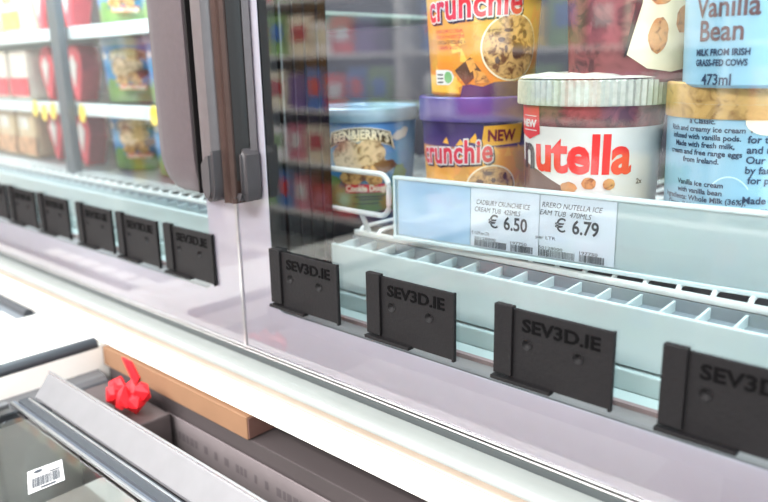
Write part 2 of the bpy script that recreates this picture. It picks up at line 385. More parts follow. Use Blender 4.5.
def banded(name, stops, scale=60, var=.25, rough=.42, noise='z'):
    """colour by height bands (print on the carton): stops = [(z, rgb), ...] in metres of the local z"""
    M = bpy.data.materials.new(name); M.use_nodes = True; n = M.node_tree.nodes; l = M.node_tree.links; p = n['Principled BSDF']
    tc = n.new('ShaderNodeTexCoord'); sp = n.new('ShaderNodeSeparateXYZ'); l.new(tc.outputs['Object'], sp.inputs[0])
    mr = n.new('ShaderNodeMath'); mr.operation = 'MULTIPLY'; mr.inputs[1].default_value = 1/.12; l.new(sp.outputs[2], mr.inputs[0])
    vz = n.new('ShaderNodeTexVoronoi'); vz.inputs['Scale'].default_value = scale; l.new(tc.outputs['Object'], vz.inputs['Vector'])
    r = n.new('ShaderNodeValToRGB'); e = r.color_ramp.elements
    while len(e) < len(stops): e.new(.5)
    for k, (z, c) in enumerate(stops): e[k].position = z/.12; e[k].color = lin(c)+(1,)
    l.new(mr.outputs[0], r.inputs[0])
    hs = n.new('ShaderNodeMix'); hs.data_type = 'RGBA'; hs.blend_type = 'MULTIPLY'; hs.inputs[0].default_value = var
    l.new(r.outputs[0], hs.inputs[6]); l.new(vz.outputs['Color'], hs.inputs[7]); l.new(hs.outputs[2], p.inputs['Base Color'])
    p.inputs['Roughness'].default_value = rough; p.inputs['Coat Weight'].default_value = .3; p.inputs['Coat Roughness'].default_value = .15
    return M
def photo(name, base, blot, scale=160, thr=.5, det=6):
    M = bpy.data.materials.new(name); M.use_nodes = True; n = M.node_tree.nodes; l = M.node_tree.links; p = n['Principled BSDF']
    tc = n.new('ShaderNodeTexCoord'); nz = n.new('ShaderNodeTexNoise'); nz.inputs['Scale'].default_value = scale; nz.inputs['Detail'].default_value = det
    nz.inputs['Distortion'].default_value = 1.2
    l.new(tc.outputs['Object'], nz.inputs['Vector']); r = n.new('ShaderNodeValToRGB'); e = r.color_ramp.elements
    e[0].position = thr-.12; e[0].color = lin(blot)+(1,); e[1].position = thr+.03; e[1].color = lin(base)+(1,)
    x = e.new(.75); x.color = tuple(min(1, v*1.25) for v in lin(base))+(1,)
    l.new(nz.outputs['Fac'], r.inputs[0]); l.new(r.outputs[0], p.inputs['Base Color']); p.inputs['Roughness'].default_value = .5
    return M
M_org = banded('honey_orange_carton', [(0, (226, 138, 44)), (.03, (232, 150, 50)), (.075, (240, 176, 70)), (.12, (236, 168, 58))], 70, .22)
M_org2 = banded('honey_carton_purple_top', [(0, (230, 150, 56)), (.05, (238, 168, 66)), (.068, (236, 164, 62)), (.0705, (60, 42, 104)), (.12, (54, 36, 96))], 70, .18)
M_pur = mat('purple_print', (72, 52, 124), .4, var=.15, scale=50, coat=.3)
M_purd = mat('dark_purple_print', (52, 38, 84), .4, var=.2, scale=50)
M_gold = mat('gold_print', (234, 172, 60), .4, var=.12, scale=80)
M_redp = mat('red_print', (206, 40, 52), .4, var=.05)
M_crim = mat('crimson_print', (214, 60, 70), .4)
M_wht = mat('white_print', (216, 212, 208), .45, var=.02)
M_cream = mat('cream_print', (240, 226, 196), .45, var=.03)
M_blk = mat('black_print', (36, 30, 34), .45)
M_choc = photo('chocolate_honeycomb', (214, 146, 70), (84, 46, 34), 140, .45)
M_ice = photo('speckled_ice_cream', (204, 158, 98), (112, 66, 34), 150, .5)
M_icep = photo('cookie_ice_cream', (206, 180, 148), (116, 84, 62), 130, .48)
M_choco = mat('dark_chocolate', (92, 58, 44), .35, var=.3, scale=120)
M_lidp = mat('purple_lid', (74, 54, 132), .3, var=.06, coat=.5)
def crunchie(label, x, y, z, lower, turn):
    t = tub_base('ice_cream_tub', label, x, y, z, .100, .0430, .0490, M_org2 if lower else M_org, M_lidp, .010, .0512, turn=turn, lid_drop=.010)
    W = lambda n, b, mt, layer=1, **k: wrap(n, b, mt, t, layer, **k)
    # facets of the honey coloured background
    rnd = random.Random(3); fac = []
    for k in range(26):
        u = rnd.uniform(-.05, .05); v = rnd.uniform(.01, .066 if lower else .09); s = rnd.uniform(.006, .012)
        fac.append(poly2([(u, v), (u+s*rnd.uniform(.6, 1), v+s*rnd.uniform(-.3, .5)), (u+s*rnd.uniform(-.2, .5), v+s)]))
    W('pattern_print', join2(fac[:13]), M_gold); W('pattern_print', join2(fac[13:]), mat('amber_print', (240, 184, 80), .4))
    lu, lv, ls, kx = (-.056, .0545, .0235, .80) if lower else (-.052, .0590, .0262, .88)
    for nm, mt, off, ly, du in (('logo_shadow', M_blk, .0020, 2, .0009), ('logo_outline', M_wht, .0017, 3, 0), ('logo', M_redp, .0006, 4, 0)):
        b = text_bm('crunchie', ls, bold=off, spacing=1.04)
        for v in b.verts:
            xx = v.co.x*kx; v.co = (lu+xx+du, lv+v.co.y*1.12+xx*.06-du*1.2, 0)
        W(nm, b, mt, ly)
    cu, cv, ca = (.012, .0356, .022) if lower else (.0245, .0380, .0265)
    W('photo_rim', ell2(cu, cv, ca, ca*.98 if not lower else ca*.9), M_cream, 2)
    W('photo_print', ell2(cu, cv, ca-.0013, (ca-.0013)*(.98 if not lower else .9)), M_ice, 3)
    W('chocolate_print', join2([ell2(cu+.0045, cv-.003, .0055, .0062, 14, .12), ell2(cu-.010, cv+.006, .003, .002, 9, .2), ell2(cu-.004, cv+.013, .004, .0017, 9, .2),
        ell2(cu-.013, cv-.010, .0022, .0028, 9, .2), ell2(cu+.011, cv+.010, .002, .003, 9, .2), ell2(cu-.006, cv-.001, .0014, .003, 8, .2), ell2(cu+.001, cv+.007, .002, .002, 8, .2)]), M_choco, 4)
    if lower:
        W('new_patch', poly2([(.0025, .0705), (.037, .0725), (.038, .0885), (.0045, .0870)]), M_gold, 2)
        W('new_print', txt2('NEW', .0125, .0075, .0750, bold=.0005, width=.0235), mat('plum_print', (120, 40, 60), .4), 3)
        W('shard_print', join2([poly2([(-.008, .074), (.000, .073), (-.002, .0815)]), poly2([(-.018, .071), (-.010, .072), (-.014, .0765)]), poly2([(-.030, .073), (-.024, .072), (-.026, .078)])]), M_gold, 2)
        W('star_print', poly2([(-.018+.0045*(1 if k % 2 == 0 else .45)*math.sin(k*PI/5), .0665+.0045*(1 if k % 2 == 0 else .45)*math.cos(k*PI/5)) for k in range(10)]), M_wht, 3)
    else:
        for k, (s1, mt) in enumerate((('HONEYCOMB ICE CREAM,', M_redp), ('MADE WITH HONEYCOMB', M_redp), ('CHOCOLATE PIECES AND A', M_blk), ('CARAMEL SAUCE', M_redp))):
            W('small_print', txt2(s1, .0040, -.0440+.001*k, .0500-.0042*k, width=.028 if k < 3 else .020), mt, 2, step=.006)
        W('chocolate_bar_print', poly2([(-.024, .0210), (-.010, .0310), (-.001, .0200), (-.014, .0090)]), M_choco, 2)
        W('honeycomb_print', join2([poly2([(-.014, .0280), (-.008, .0305), (-.005, .0225), (-.010, .0190)]), poly2([(-.008, .0215), (.001, .0190), (.006, .0115), (-.006, .0100)])]), M_choc, 3)
        W('band_print', poly2([(-.060, .0), (-.0195, .0), (-.0170, .0090), (-.0100, .0100), (.0, .008), (.010, .0115), (.030, .0120), (.060, .015), (.060, .0)]), M_purd, 2)
        W('shard_print', join2([poly2([(-.024, .006), (-.017, .009), (-.021, .013)]), poly2([(-.060, .004), (-.020, .003), (-.022, .016), (-.060, .018)])]), M_gold, 3)
        W('seal_patch', poly2([(-.046, .0095), (-.030, .0095), (-.0265, .0120), (-.0245, .016), (-.0265, .020), (-.030, .0215), (-.046, .0215)]), M_wht, 4)
        W('seal_print', ell2(-.0305, .0155, .0042, .0046, 20), mat('green_seal', (96, 160, 90), .4), 5)
        W('seal_text', join2([rect2(-.044, -.036, .0110, .0122), rect2(-.044, -.036, .0140, .0152), rect2(-.044, -.036, .0170, .0182)]), M_blk, 5)
    return t
crunchie('orange honeycomb ice cream tub with NEW patch, standing on the shelf', -.379, .170, -.1385, True, 0)
crunchie('orange honeycomb ice cream tub with big ice cream picture, stacked on another', -.375, .170, -.0285, False, 0)
# hazelnut tubs
M_maroon = photo('hazelnut_brown_tub', (120, 66, 68), (74, 40, 44), 60, .5, 3)
M_ribl = mat('ribbed_white_lid', (176, 178, 166), .4, var=.12, scale=220, coat=.3)
M_nutred = mat('scarlet_print', (226, 40, 38), .4)
M_nblack = mat('near_black_print', (46, 40, 44), .4)
M_nbrown = mat('cocoa_print', (104, 66, 54), .4, var=.15)
M_nut = photo('hazelnut_print', (196, 138, 88), (110, 62, 38), 130, .42)
def nut(label, x, y, z, upper):
    if not upper:
        t = tub_base('ice_cream_tub', label, x, y, z, .107, .0455, .0500, M_maroon, M_ribl, .0175, .0537, rib=.0012, n=130, lid_drop=.0)
    else:
        t = tub_base('ice_cream_tub', label, x, y, z, .100, .0420, .0470, M_maroon, M_ribl, .016, .0500, rib=.0007, n=120, lid_drop=.0)
    W = lambda n, b, mt, layer=1, **k: wrap(n, b, mt, t, layer, **k)
    if upper:
        W('label_print', poly2([(-.002, .018), (.012, .009), (.030, .0065), (.055, .010), (.060, .095), (.010, .095), (.006, .05)]), M_cream, 1)
        W('arc_print', poly2([(-.004, .016), (-.002, .018), (.006, .05), (.010, .095), (.004, .095), (.002, .05)]), M_nblack, 2)
        W('hazelnut_print', join2([ell2(.018, .030, .0068, .0115, 20, .05), ell2(.018, .054, .007, .005, 16, .08), ell2(.014, .068, .008, .005, 16, .08), ell2(.030, .072, .006, .004, 16, .08), ell2(.036, .04, .006, .009, 16, .08)]), M_nut, 2)
        return t
    W('label_print', rect2(-.0755, .0780, .0, .0925), M_wht, 1)
    W('swoosh_print', join2([poly2([(-.075, .002), (-.075, .066), (-.060, .066), (-.040, .061), (-.020, .052), (-.010, .036), (-.006, .02), (-.006, .002)])]), M_nbrown, 2)
    b = text_bm('n', .042, bold=.0012)
    for v in b.verts: v.co = (-.0610+v.co.x*.86, .0620+v.co.y*.86, 0)
    W('wordmark', b, M_nblack, 3)
    b = text_bm('utella', .042, bold=.0014)
    xs = [v.co.x for v in b.verts]; k = .0700/(max(xs)-min(xs)); x0 = min(xs)
    for v in b.verts: v.co = (-.0420+(v.co.x-x0)*k, .0620+v.co.y*.88, 0)
    W('wordmark', b, M_nutred, 3, label='scarlet letters')
    W('hazelnut_print', join2([ell2(-.0005, .0545, .0048, .0042, 18, .05), ell2(.0130, .0540, .0042, .0040, 18, .05), ell2(-.014, .051, .006, .004, 16, .1)]), M_nut, 3)
    W('sticker_print', poly2([(-.066, .086), (-.050, .0825), (-.038, .087), (-.0385, .1065), (-.066, .1065)]), M_crim, 3)
    W('sticker_text', join2([txt2('NEW', .0072, -.0610, .0915, bold=.0003, width=.0200), rect2(-.059, -.041, .0888, .0895), rect2(-.059, -.041, .0990, .0996)]), M_wht, 4)
    W('small_print', txt2('2x', .0052, .0330, .0535, bold=.0001), M_nblack, 3)
    # crinkled film drawn up over the lid
    b = B(); rnd = random.Random(4); rg = []
    for (r, z_) in ((.0545, .1252), (.0500, .1262), (.035, .1285), (.018, .1270), (.004, .1265)):
        rg.append([b.verts.new((r*math.cos(2*PI*k/28), r*math.sin(2*PI*k/28), z_+(rnd.uniform(-.0009, .0014) if r < .052 else 0))) for k in range(28)])
    for A, C in zip(rg, rg[1:]):
        for k in range(28): b.faces.new((A[k], A[(k+1) % 28], C[(k+1) % 28], C[k]))
    b.faces.new(rg[-1]); bmesh.ops.recalc_face_normals(b, faces=b.faces); obj('lid_film', b, mat('frosty_film', (206, 200, 186), .25, var=.25, scale=90), t['root'])
    return t
nut('nutella-style hazelnut tub', -.260, .1475, -.1385, False)
nut('x', -.2400, .160, -.0135-.003, True)
# pale blue vanilla tubs
M_vb = mat('sky_blue_carton', (140, 182, 204), .45, var=.05, scale=20, coat=.2)
M_vgold = photo('gold_lid', (190, 152, 92), (140, 104, 56), 90, .42, 3)
M_navy = mat('navy_print', (40, 58, 86), .5)
M_vbrown = mat('umber_print', (92, 62, 66), .5)
def vanilla(label, x, y, z, upper):
    if upper: t = tub_base('ice_cream_tub', label, x, y, z, .105, .0430, .0470, M_vb, M_vgold, .0110, .0490, lid_drop=.010)
    else: t = tub_base('ice_cream_tub', label, x, y, z, .1085, .0460, .0488, M_vb, M_vgold, .0140, .0502, lid_drop=.0080)
    W = lambda n, b, mt, layer=1, **k: wrap(n, b, mt, t, layer, **k)
    if upper:
        W('title_print', join2([txt2('Vanilla', .0165, -.0410, .0410, bold=.0003, width=.040), txt2('Bean', .0165, -.0370, .0275, bold=.0003, width=.028)]), M_vbrown, 2)
        W('small_print', join2([txt2('MILK FROM IRISH', .0052, -.0395, .0190, bold=.0002, width=.035), txt2('GRASS-FED COWS', .0052, -.0395, .0130, bold=.0002, width=.034),
                                txt2('473ml', .0090, -.0340, .0020, bold=.0002, width=.020)]), M_navy, 2)
        W('small_print', txt2('IRISH ICE CREAM', .0040, -.040, .058, width=.03), M_navy, 2)
        return t
    ls = ['a Classic.', 'Rich and creamy ice cream', 'infused with vanilla pods.', 'Made with fresh milk,', 'cream and free range eggs', 'from Ireland.', '', '', 'Vanilla ice cream', 'with vanilla bean', 'Ingredients: Whole Milk (36%),',
          'Cream (Milk) (32%), Sugar,', 'Skimmed Milk Powder,', 'Egg Yolk, Vanilla Extract,', 'Stabilisers (Guar Gum,']
    W('small_print', join2([txt2(s, .0047, -.0250, .0975-.0049*k, align='CENTER', bold=.00012) for k, s in enumerate(ls) if s]), M_navy, 2, step=.006)
    ls = ['What is it', 'for the quality', 'and rich flavour.', 'Our ice cream is', 'by farmers and', 'for premium', '', 'Made with fresh', 'cream from Irish', 'cows grazing on', 'pastures and', 'ingredients.']
    W('small_print', join2([txt2(s, .0062, .0020+(.002 if k in (5, 11) else 0), .0930-.0062*k, bold=.00016) for k, s in enumerate(ls) if s]), M_navy, 2, step=.006)
    W('pull_tab', poly2([(.000, .1015)]+[(.0125+.0125*math.cos(PI+PI*k/12), .1000-.0085*math.sin(PI*k/12)) for k in range(13)]+[(.025, .1015)]), M_cream, 3)
    W('swirl_print', poly2([(-.006+.016*math.cos(a/10), .040+.026*math.sin(a/10)) for a in range(8, 24)]+[(-.006+.0155*math.cos(a/10), .040+.0252*math.sin(a/10)) for a in range(23, 7, -1)]), mat('pale_swirl', (196, 224, 238), .5), 1)
    return t
vanilla('pale blue vanilla tub with gold lid, its back text facing out, on the shelf', -.1575, .1610, -.1385, False)
vanilla('pale blue vanilla bean tub stacked on the gold lid of another', -.1490, .1450, -.0190, True)
# cookie dough tub
M_bj = banded('sky_and_meadow_carton', [(0, (96, 130, 70)), (.022, (120, 160, 84)), (.030, (80, 140, 190)), (.05, (96, 160, 214)), (.12, (84, 150, 214))], 40, .15)
M_bjlid = mat('pale_blue_lid', (150, 178, 196), .35, var=.1, coat=.3)
def cookie(label, x, y, z, s=1.0, group=None):
    t = tub_base('ice_cream_tub', label, x, y, z, .090, .0480, .0530, M_bj, M_bjlid, .008, .0550, lid_drop=.005, group=group)
    W = lambda n, b, mt, layer=1, **k: wrap(n, b, mt, t, layer, **k)
    A = (6.5, .0, -.002)
    ban = B(); pts = []
    b = poly2([(-.030, .068), (.026, .068), (.031, .066), (.026, .081), (-.030, .081), (-.034, .066)]); W('banner_edge', b, M_cream, 2, arc=A)
    b = poly2([(-.0285, .0690), (.0245, .0690), (.0280, .0678), (.0245, .0800), (-.0285, .0800), (-.0320, .0678)]); W('banner', b, M_nblack, 3, arc=A)
    b = txt2("BEN&JERRY'S", .0118, -.0275, .0705, bold=.0005, width=.0520); W('banner_text', b, M_cream, 4, arc=A)
    W('cloud_print', join2([ell2(.038, .073, .008, .004, 14), ell2(.034, .071, .006, .0035, 14), ell2(.043, .076, .005, .0035, 14), ell2(-.045, .070, .007, .005, 14)]), M_wht, 2)
    W('scoop_print', join2([ell2(-.013, .053, .0165, .0155, 26, .04), ell2(.006, .056, .015, .014, 26, .04), ell2(.014, .044, .010, .009, 20, .05)]), M_icep, 3)
    W('chunk_print', join2([poly2([(-.004, .030), (.012, .033), (.034, .044), (.028, .050), (.012, .048), (-.004, .040)])]), M_nbrown, 4)
    W('dough_print', join2([ell2(.004, .040, .008, .006, 14, .1), ell2(-.012, .034, .011, .007, 16, .1), ell2(.010, .032, .008, .006, 14, .1)]), M_ice, 5)
    W('flavour_band', poly2([(-.018, .0195), (.024, .0195), (.024, .0275), (-.018, .0275)]), M_redp, 4)
    W('flavour_text', txt2('Cookie Dough', .0085, -.0175, .0208, bold=.0004, width=.0405), M_cream, 6)
    W('small_print', join2([rect2(-.010, .020, .0150, .0160), rect2(-.006, .018, .0125, .0134), rect2(-.012, .014, .0085, .0092)]), M_nblack, 4)
    W('meadow_print', join2([ell2(.038, .032, .010, .012, 16, .2), ell2(-.035, .028, .012, .008, 16, .2)]), mat('leaf_green', (110, 146, 84), .5, var=.2), 2)
    return t
BJ = cookie('blue cookie dough ice cream tub behind the white wire loop in right cabinet', -.515, .165, -.1385)
# fix labels that must stay free of brand words
for o_ in list(COL.objects):
    if o_.get('label') == 'nutella-style hazelnut tub': o_['label'] = 'hazelnut ice cream tub with white ribbed lid and large red wordmark'
    if o_.get('label') == 'x': o_['label'] = 'brown hazelnut tub with cream label stacked on the white ribbed lid'
# ================================================================== LEFT CABINET CONTENTS
M_post = mat('shelf_post', (96, 102, 108), .4, .3)
for zt, lab in ((-.050, 'lower narrow wire rack shelf behind the left door'), (.050, 'upper narrow wire rack shelf behind the left door')):
    b = B(); box(b, -1.97, -.556, .112, .40, zt-.004, zt, .001); s = obj('rack_shelf', b, mat('grey_green_shelf', (170, 182, 172), .4), None, (-1.0, .13, zt)); tag(s, lab, 'shelf')
    b = B(); box(b, -1.97, -.556, .105, .1115, zt-.012, zt+.004, .001); obj('price_strip', b, mat('strip_white', (214, 222, 222), .4), s, (-1.0, .13, zt))
b = B(); box(b, -1.017, -1.005, .100, .104, -.190, .60); box(b, -1.024, -.998, .090, .0995, -.19, .6); tag(obj('shelf_post', b, M_post, None, (-1.011, .1, -.19)), 'dark upright shelf post behind the left door', 'post')
grp = 'cookie dough tubs behind the left door'
def small(root, k):
    root.scale = (k, k, k)
places = [(-.78, .170, .054-.1, 'lower'), (-.90, .172, .054-.1, 'lower'), (-.66, .172, -.046, 'lower')]
seq = ['nearest the handle', 'second from the handle', 'third from the handle']
for row, z in (('on the lower rack', -.046), ('on the upper rack', .054), ('on the bottom grille', -.1385)):
    for k, x in enumerate((-.74, -.855, -.970)):
        c = copy_tree(BJ['root'], (x, .185, z+.0), 0, 'blue cookie dough tub behind the left door, %s, %s' % (row, seq[k]))
        c['group'] = grp; small(c, .88)
# cone-shaped red and white treat bags and cartons further left
def cone_pack(bm, w, h, d):
    n = 10; top = []; 
    prism(bm, [(-w/2, h*.55), (-w*.46, h*.80), (-w*.28, h*.96), (0, h), (w*.28, h*.96), (w*.46, h*.80), (w/2, h*.55), (w*.06, 0), (-w*.06, 0)], 'y', -d/2, d/2)
    bmesh.ops.bevel(bm, geom=list(bm.edges), offset=.002, segments=1, affect='EDGES')
b = B(); cone_pack(b, .045, .080, .03); cp = tag(obj('wafer_cone_pack', b, mat('rosy_wrapper', (226, 84, 96), .4, var=.15, scale=30), None), 'tmp', 'wrapped cone', 'wrapped cones on the racks')
b = B(); prism(b, [(-.012, .052), (0, .066), (.012, .052), (0, .02)], 'y', -.0165, -.0155); obj('wrapper_print', b, M_wht, cp)
n_ = 0
for z, rw in ((-.046, 'lower rack'), (.054, 'upper rack'), (-.1385, 'bottom grille')):
    for k, x in enumerate((-1.050, -1.105, -1.160)):
        o_ = cp if n_ == 0 else copy_tree(cp, (0, 0, 0), 0, '')
        o_.location = (x, .145+.004*k, z+K); n_ += 1
        o_['label'] = 'rose red wrapped cone on the %s behind the left door, %s' % (rw, ('nearest the tubs', 'middle of three', 'farthest from the tubs')[k])
wl = [((248, 240, 214), (250, 206, 90), (240, 160, 120)), ((246, 236, 224), (232, 70, 80), (250, 240, 236)), ((226, 204, 164), (206, 160, 120), (250, 240, 220))]
for (z, rw, cl), (c1, c2, c3) in zip(((.054, 'upper rack', 'white and yellow'), (-.046, 'lower rack', 'white and red'), (-.1385, 'bottom grille', 'beige')), wl):
    b = B(); box(b, -.034, .034, -.02, .02, 0, .078, .009)
    wb = tag(obj('treat_bag', b, mat('bag_film', c1, .35, var=.12, scale=40, bump=.5, coat=.4), None), 'tmp', 'bag', 'plump treat bags on the racks')
    b = B(); box(b, -.034, .034, -.0212, -.0202, .006, .034); obj('front_print', b, mat('bag_print', c2, .5, var=.4, scale=60), wb)
    b = B(); box(b, -.022, .014, -.0212, -.0202, .046, .066); obj('front_print', b, mat('bag_print', c3, .5, var=.3, scale=60), wb)
    for k, x in enumerate((-1.235, -1.315, -1.395, -1.475)):
        o_ = wb if k == 0 else copy_tree(wb, (0, 0, 0), 0, '')
        o_.location = (x, .145, z+K)
        o_['label'] = '%s treat bag on the %s, %s' % (cl, rw, ('rightmost of four', 'second from the right', 'third from the right', 'leftmost of four')[k])
# round yellow price tags hanging from the strips
M_yel = mat('yellow_tag', (250, 214, 92), .5, var=.05)
b = B(); lathe(b, [(.009, -.0006), (.009, .0006)], 20); bmesh.ops.rotate(b, verts=b.verts, cent=(0, 0, 0), matrix=Matrix.Rotation(PI/2, 3, 'X'))
for v in b.verts: v.co.z *= 1.35
yt = tag(obj('price_tag', b, M_yel, None), 'tmp', 'price tag', 'round yellow price tags'); 
n_ = 0
for x, z, wd in ((-1.075, -.052, 'left of the dark post, lower strip, nearest the post'), (-1.105, -.055, 'left of the dark post, lower strip, second from the post'), (-.985, -.053, 'right of the dark post on the lower strip'), (-.80, -.05, 'under the lower rack beside the handle'), (-1.135, -.05, 'left of the dark post, lower strip, third from the post')):
    o_ = yt if n_ == 0 else yt.copy()
    if n_: COL.objects.link(o_)
    n_ += 1; o_.location = (x, .1035, z-.006+K); o_['label'] = 'round yellow price tag '+wd
# ================================================================== PLACARDS
def bool_cut(o_, cut):
    md = o_.modifiers.new('b', 'BOOLEAN'); md.object = cut; md.operation = 'DIFFERENCE'; md.solver = 'EXACT'
    dg = bpy.context.evaluated_depsgraph_get(); me = bpy.data.meshes.new_from_object(o_.evaluated_get(dg)); o_.modifiers.clear(); o_.data = me
    bpy.data.objects.remove(cut)
card = thing('card_holder', 'tmp', 'card holder', (0, 0, 0), 0, 'black plastic card holders along the doors')
b = B(); box(b, .010, .0765, -.0028, -.0004, -.0006, .0452, .0004); plate = obj('plate', b, M_black, card)
b = B()
for x in (.0225, .0560):
    r = bmesh.ops.create_cone(b, cap_ends=True, segments=20, radius1=.0034, radius2=.0010, depth=.0024)
    bmesh.ops.rotate(b, verts=r['verts'], cent=(0, 0, 0), matrix=Matrix.Rotation(-PI/2, 3, 'X')); bmesh.ops.translate(b, verts=r['verts'], vec=(x, -.0021, .0245))
cut = obj('cut', b, M_black, None); cut.location = (0, 0, K)
bool_cut(plate, cut)
b = B(); box(b, 0, .0128, -.0050, -.0003, .0018, .0468, .0005); obj('clip_edge', b, M_black, card)
b = B(); box(b, .0752, .0770, -.0034, -.0003, -.0018, .0456, .0003); obj('rim', b, M_black, card)
b = B(); box(b, -.0012, .0405, -.0066, -.0006, -.0022, .0002, .0004); obj('bottom_lip', b, M_black, card)
b = text_bm('SEV3D.IE', .0112, bold=.00022, extrude=.0005, width=.0500)
for v in b.verts: v.co = (v.co.x+.0190, -.0029-v.co.z, v.co.y+.0325)
obj('lettering', b, mat('shaded_raised_letters', (8, 8, 9), .7, spec=.06), card)  # same plastic as the plate, darkened to paint in the letters' shadows
for x in (.0225, .0560):
    b = B(); tube(b, [(x+.0034*math.cos(2*PI*k/20), -.0029, .0245+.0034*math.sin(2*PI*k/20)) for k in range(20)], .00035, 5, True)
    obj('hole_rim', b, M_black, card, smooth=True)
xs_r = [-.4610, -.3525, -.2435, -.1395, -.030]
xs_l = [-.6205, -.7125, -.8030, -.9050, -.9950, -1.085, -1.176]
names_r = ['under the corner of the right door, beside its dark frame', 'second on the right door, left of centre', 'in the middle of the picture bottom, third on the right door', 'at the right border of the picture, fourth on the right door', 'fifth on the right door']
names_l = ['on the left door, nearest to the handles', 'on the left door, second from the handles', 'on the left door, third from the handles', 'on the left door, fourth from the handles', 'on the left door, fifth from the handles', 'on the left door, sixth from the handles', 'on the left door, seventh from the handles']
first = True
for x, nm in zip(xs_r+xs_l, names_r+names_l):
    lb = 'black card holder '+nm
    if first: x += .0030; card.location = (x, 0, -.1895+K); card['label'] = lb; first = False
    else: copy_tree(card, (x+.0030, 0, -.1895), 0, lb)
# ================================================================== CHEST FREEZER
CO = (-.35, -.45, -K)
ch = thing('chest_freezer', 'white chest freezer with sliding glass lids below the doors', 'freezer', CO)
def cp_(name, bm, mt, **k): return obj(name, bm, mt, ch, CO, **k)
ZL = -.262
b = B(); prism(b, [(-.0081, -.2622), (-.0460, -.2622), (-.0490, -.2626), (-.0498, -.2638), (-.0490, -.2648), (-.0081, -.2660)], 'x', -1.9, .8); cp_('ledge', b, M_white, smooth=True)
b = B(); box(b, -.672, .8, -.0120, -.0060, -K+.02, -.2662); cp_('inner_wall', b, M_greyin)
# deck between the two wells
NX = (r2*((46-384)/FOC)+d2*((311-251)/FOC)+fw); NX = NX.x*(-.2622/NX.z)
b = B(); box(b, NX, -.6875, -.80, -.0500, -.285, -.2625, .003); cp_('deck', b, M_white)
b = B(); box(b, -.775, -.7735, -.80, -.0575, -.2622, -.2620); cp_('deck_seam', b, mat('beige_seam', (226, 216, 200), .5))
b = B(); tube(b, [(-.6805, -.80, -.2655), (-.6805, -.0550, -.2655)], .0068, 12); cp_('bumper', b, M_rubber, smooth=True)
b = B(); box(b, -.690, -.6745, -.80, -.0130, -K+.02, -.2665); cp_('end_wall', b, M_white)
b = B(); box(b, -.690, .8, -.84, -.80, -K, -.262, .004); cp_('front_wall', b, M_white)
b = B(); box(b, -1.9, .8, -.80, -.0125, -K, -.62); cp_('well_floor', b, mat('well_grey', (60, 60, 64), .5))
b = B(); box(b, -1.9, NX-.002, -.0480, -.0140, -.285, -.2665); cp_('rear_rim', b, M_white)
# inner stepped track along the end wall
b = B(); prism(b, [(-.6745, -.300), (-.6560, -.300), (-.6560, -.297), (-.6600, -.292), (-.6745, -.290)], 'y', -.80, -.058); cp_('lid_track', b, M_alu2)
b = B(); box(b, -.656, -.652, -.80, -.058, -.306, -.296); cp_('track_seal', b, M_rubber)
# neighbouring well (left): tracks and white trays
b = B(); box(b, -1.9, NX-.004, -.16, -.0505, -.272, -.268); o_ = tag(obj('neighbour_lid', b, mat('smoky_lid', (120, 126, 132), .3, var=.1, scale=20), None, (-1.2, -.1, -.3)), 'grey lid of the neighbouring chest well in the far left corner', 'freezer lid')
b = B(); tube(b, [(NX-.5, -.060, -.2655), (NX-.016, -.060, -.2655)], .0055, 8); obj('lid_bar', b, M_rubber, o_, (-1.2, -.1, -.3), smooth=True)
b = B(); k = 0
for k in range(6): box(b, NX-.050-.05*k, NX-.012-.05*k, -.100, -.076, -.2679, -.2660, .001)
obj('lid_vent', b, M_white, o_, (-1.2, -.1, -.3))
# ------------------------------------------------------------------ contents: cardboard box, foil, sign
def at(px, py, ax, val):
    d = (r2*((px-384)/FOC)+d2*((py-251)/FOC)+fw); c = Vector((0, -.36, 0)); t = (val-c[ax])/d[ax]; return c+t*d
BY = -.052
p0 = at(96, 339, 1, BY); p1 = at(139, 386, 1, BY); p2_ = at(247, 429, 1, BY)
bx0, bx1, bz0 = max(p0.x, -.672), p2_.x, (p1.z+p2_.z)/2-.003
b = B(); box(b, bx0, bx1, BY, -.0135, bz0, -.2670, .0006); cb = obj('cardboard_box', b, M_card, None, ((bx0+bx1)/2, -.03, bz0)); tag(cb, 'long brown cardboard box tucked under the white ledge', 'box')
b = B(); box(b, bx1+.0001, bx1+.0012, BY+.001, -.0140, bz0+.001, -.2680); obj('end_flap', b, M_cardd, cb, ((bx0+bx1)/2, -.03, bz0))
b = B(); q = at(128, 360, 1, BY); tx = q.x
b2 = B(); prism(b2, [(tx-.008, -.2670), (tx+.008, -.2670), (tx+.021, bz0+.006), (tx+.015, bz0-.002), (tx+.006, bz0+.002)], 'y', BY-.0022, BY-.0004); b.free()
tag(obj('red_ribbon', b2, M_red, None, (tx, BY, bz0)), 'short red foil strip stuck on the brown box', 'ribbon')
# grey carton below the box
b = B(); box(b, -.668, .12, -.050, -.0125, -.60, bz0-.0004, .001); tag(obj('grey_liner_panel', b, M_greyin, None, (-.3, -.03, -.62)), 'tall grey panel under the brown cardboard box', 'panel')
# sign card
c0 = at(165, 412, 1, -.054)
so = (c0.x, -.054, c0.z-.05)
b = B(); box(b, c0.x, c0.x+.30, -.0530, -.0515, c0.z-.062, c0.z, .0005); sg = tag(obj('sign_card', b, M_sign, None, so), 'pale printed sign card standing in the chest below the cardboard box', 'sign')
fl = []; rnd = random.Random(9)
for row in range(2):
    u = .012
    while u < .28:
        w_ = rnd.uniform(.003, .006); h = .0075 if row == 0 else .0055
        fl.append(rect2(c0.x+u, c0.x+u+w_, c0.z-.020-.016*row, c0.z-.020-.016*row+h)); u += w_+rnd.choice((.0015, .002, .010))
b = join2(fl)
for v in b.verts: v.co = (v.co.x, -.0532, v.co.y)
obj('print', b, M_signi, sg, so)
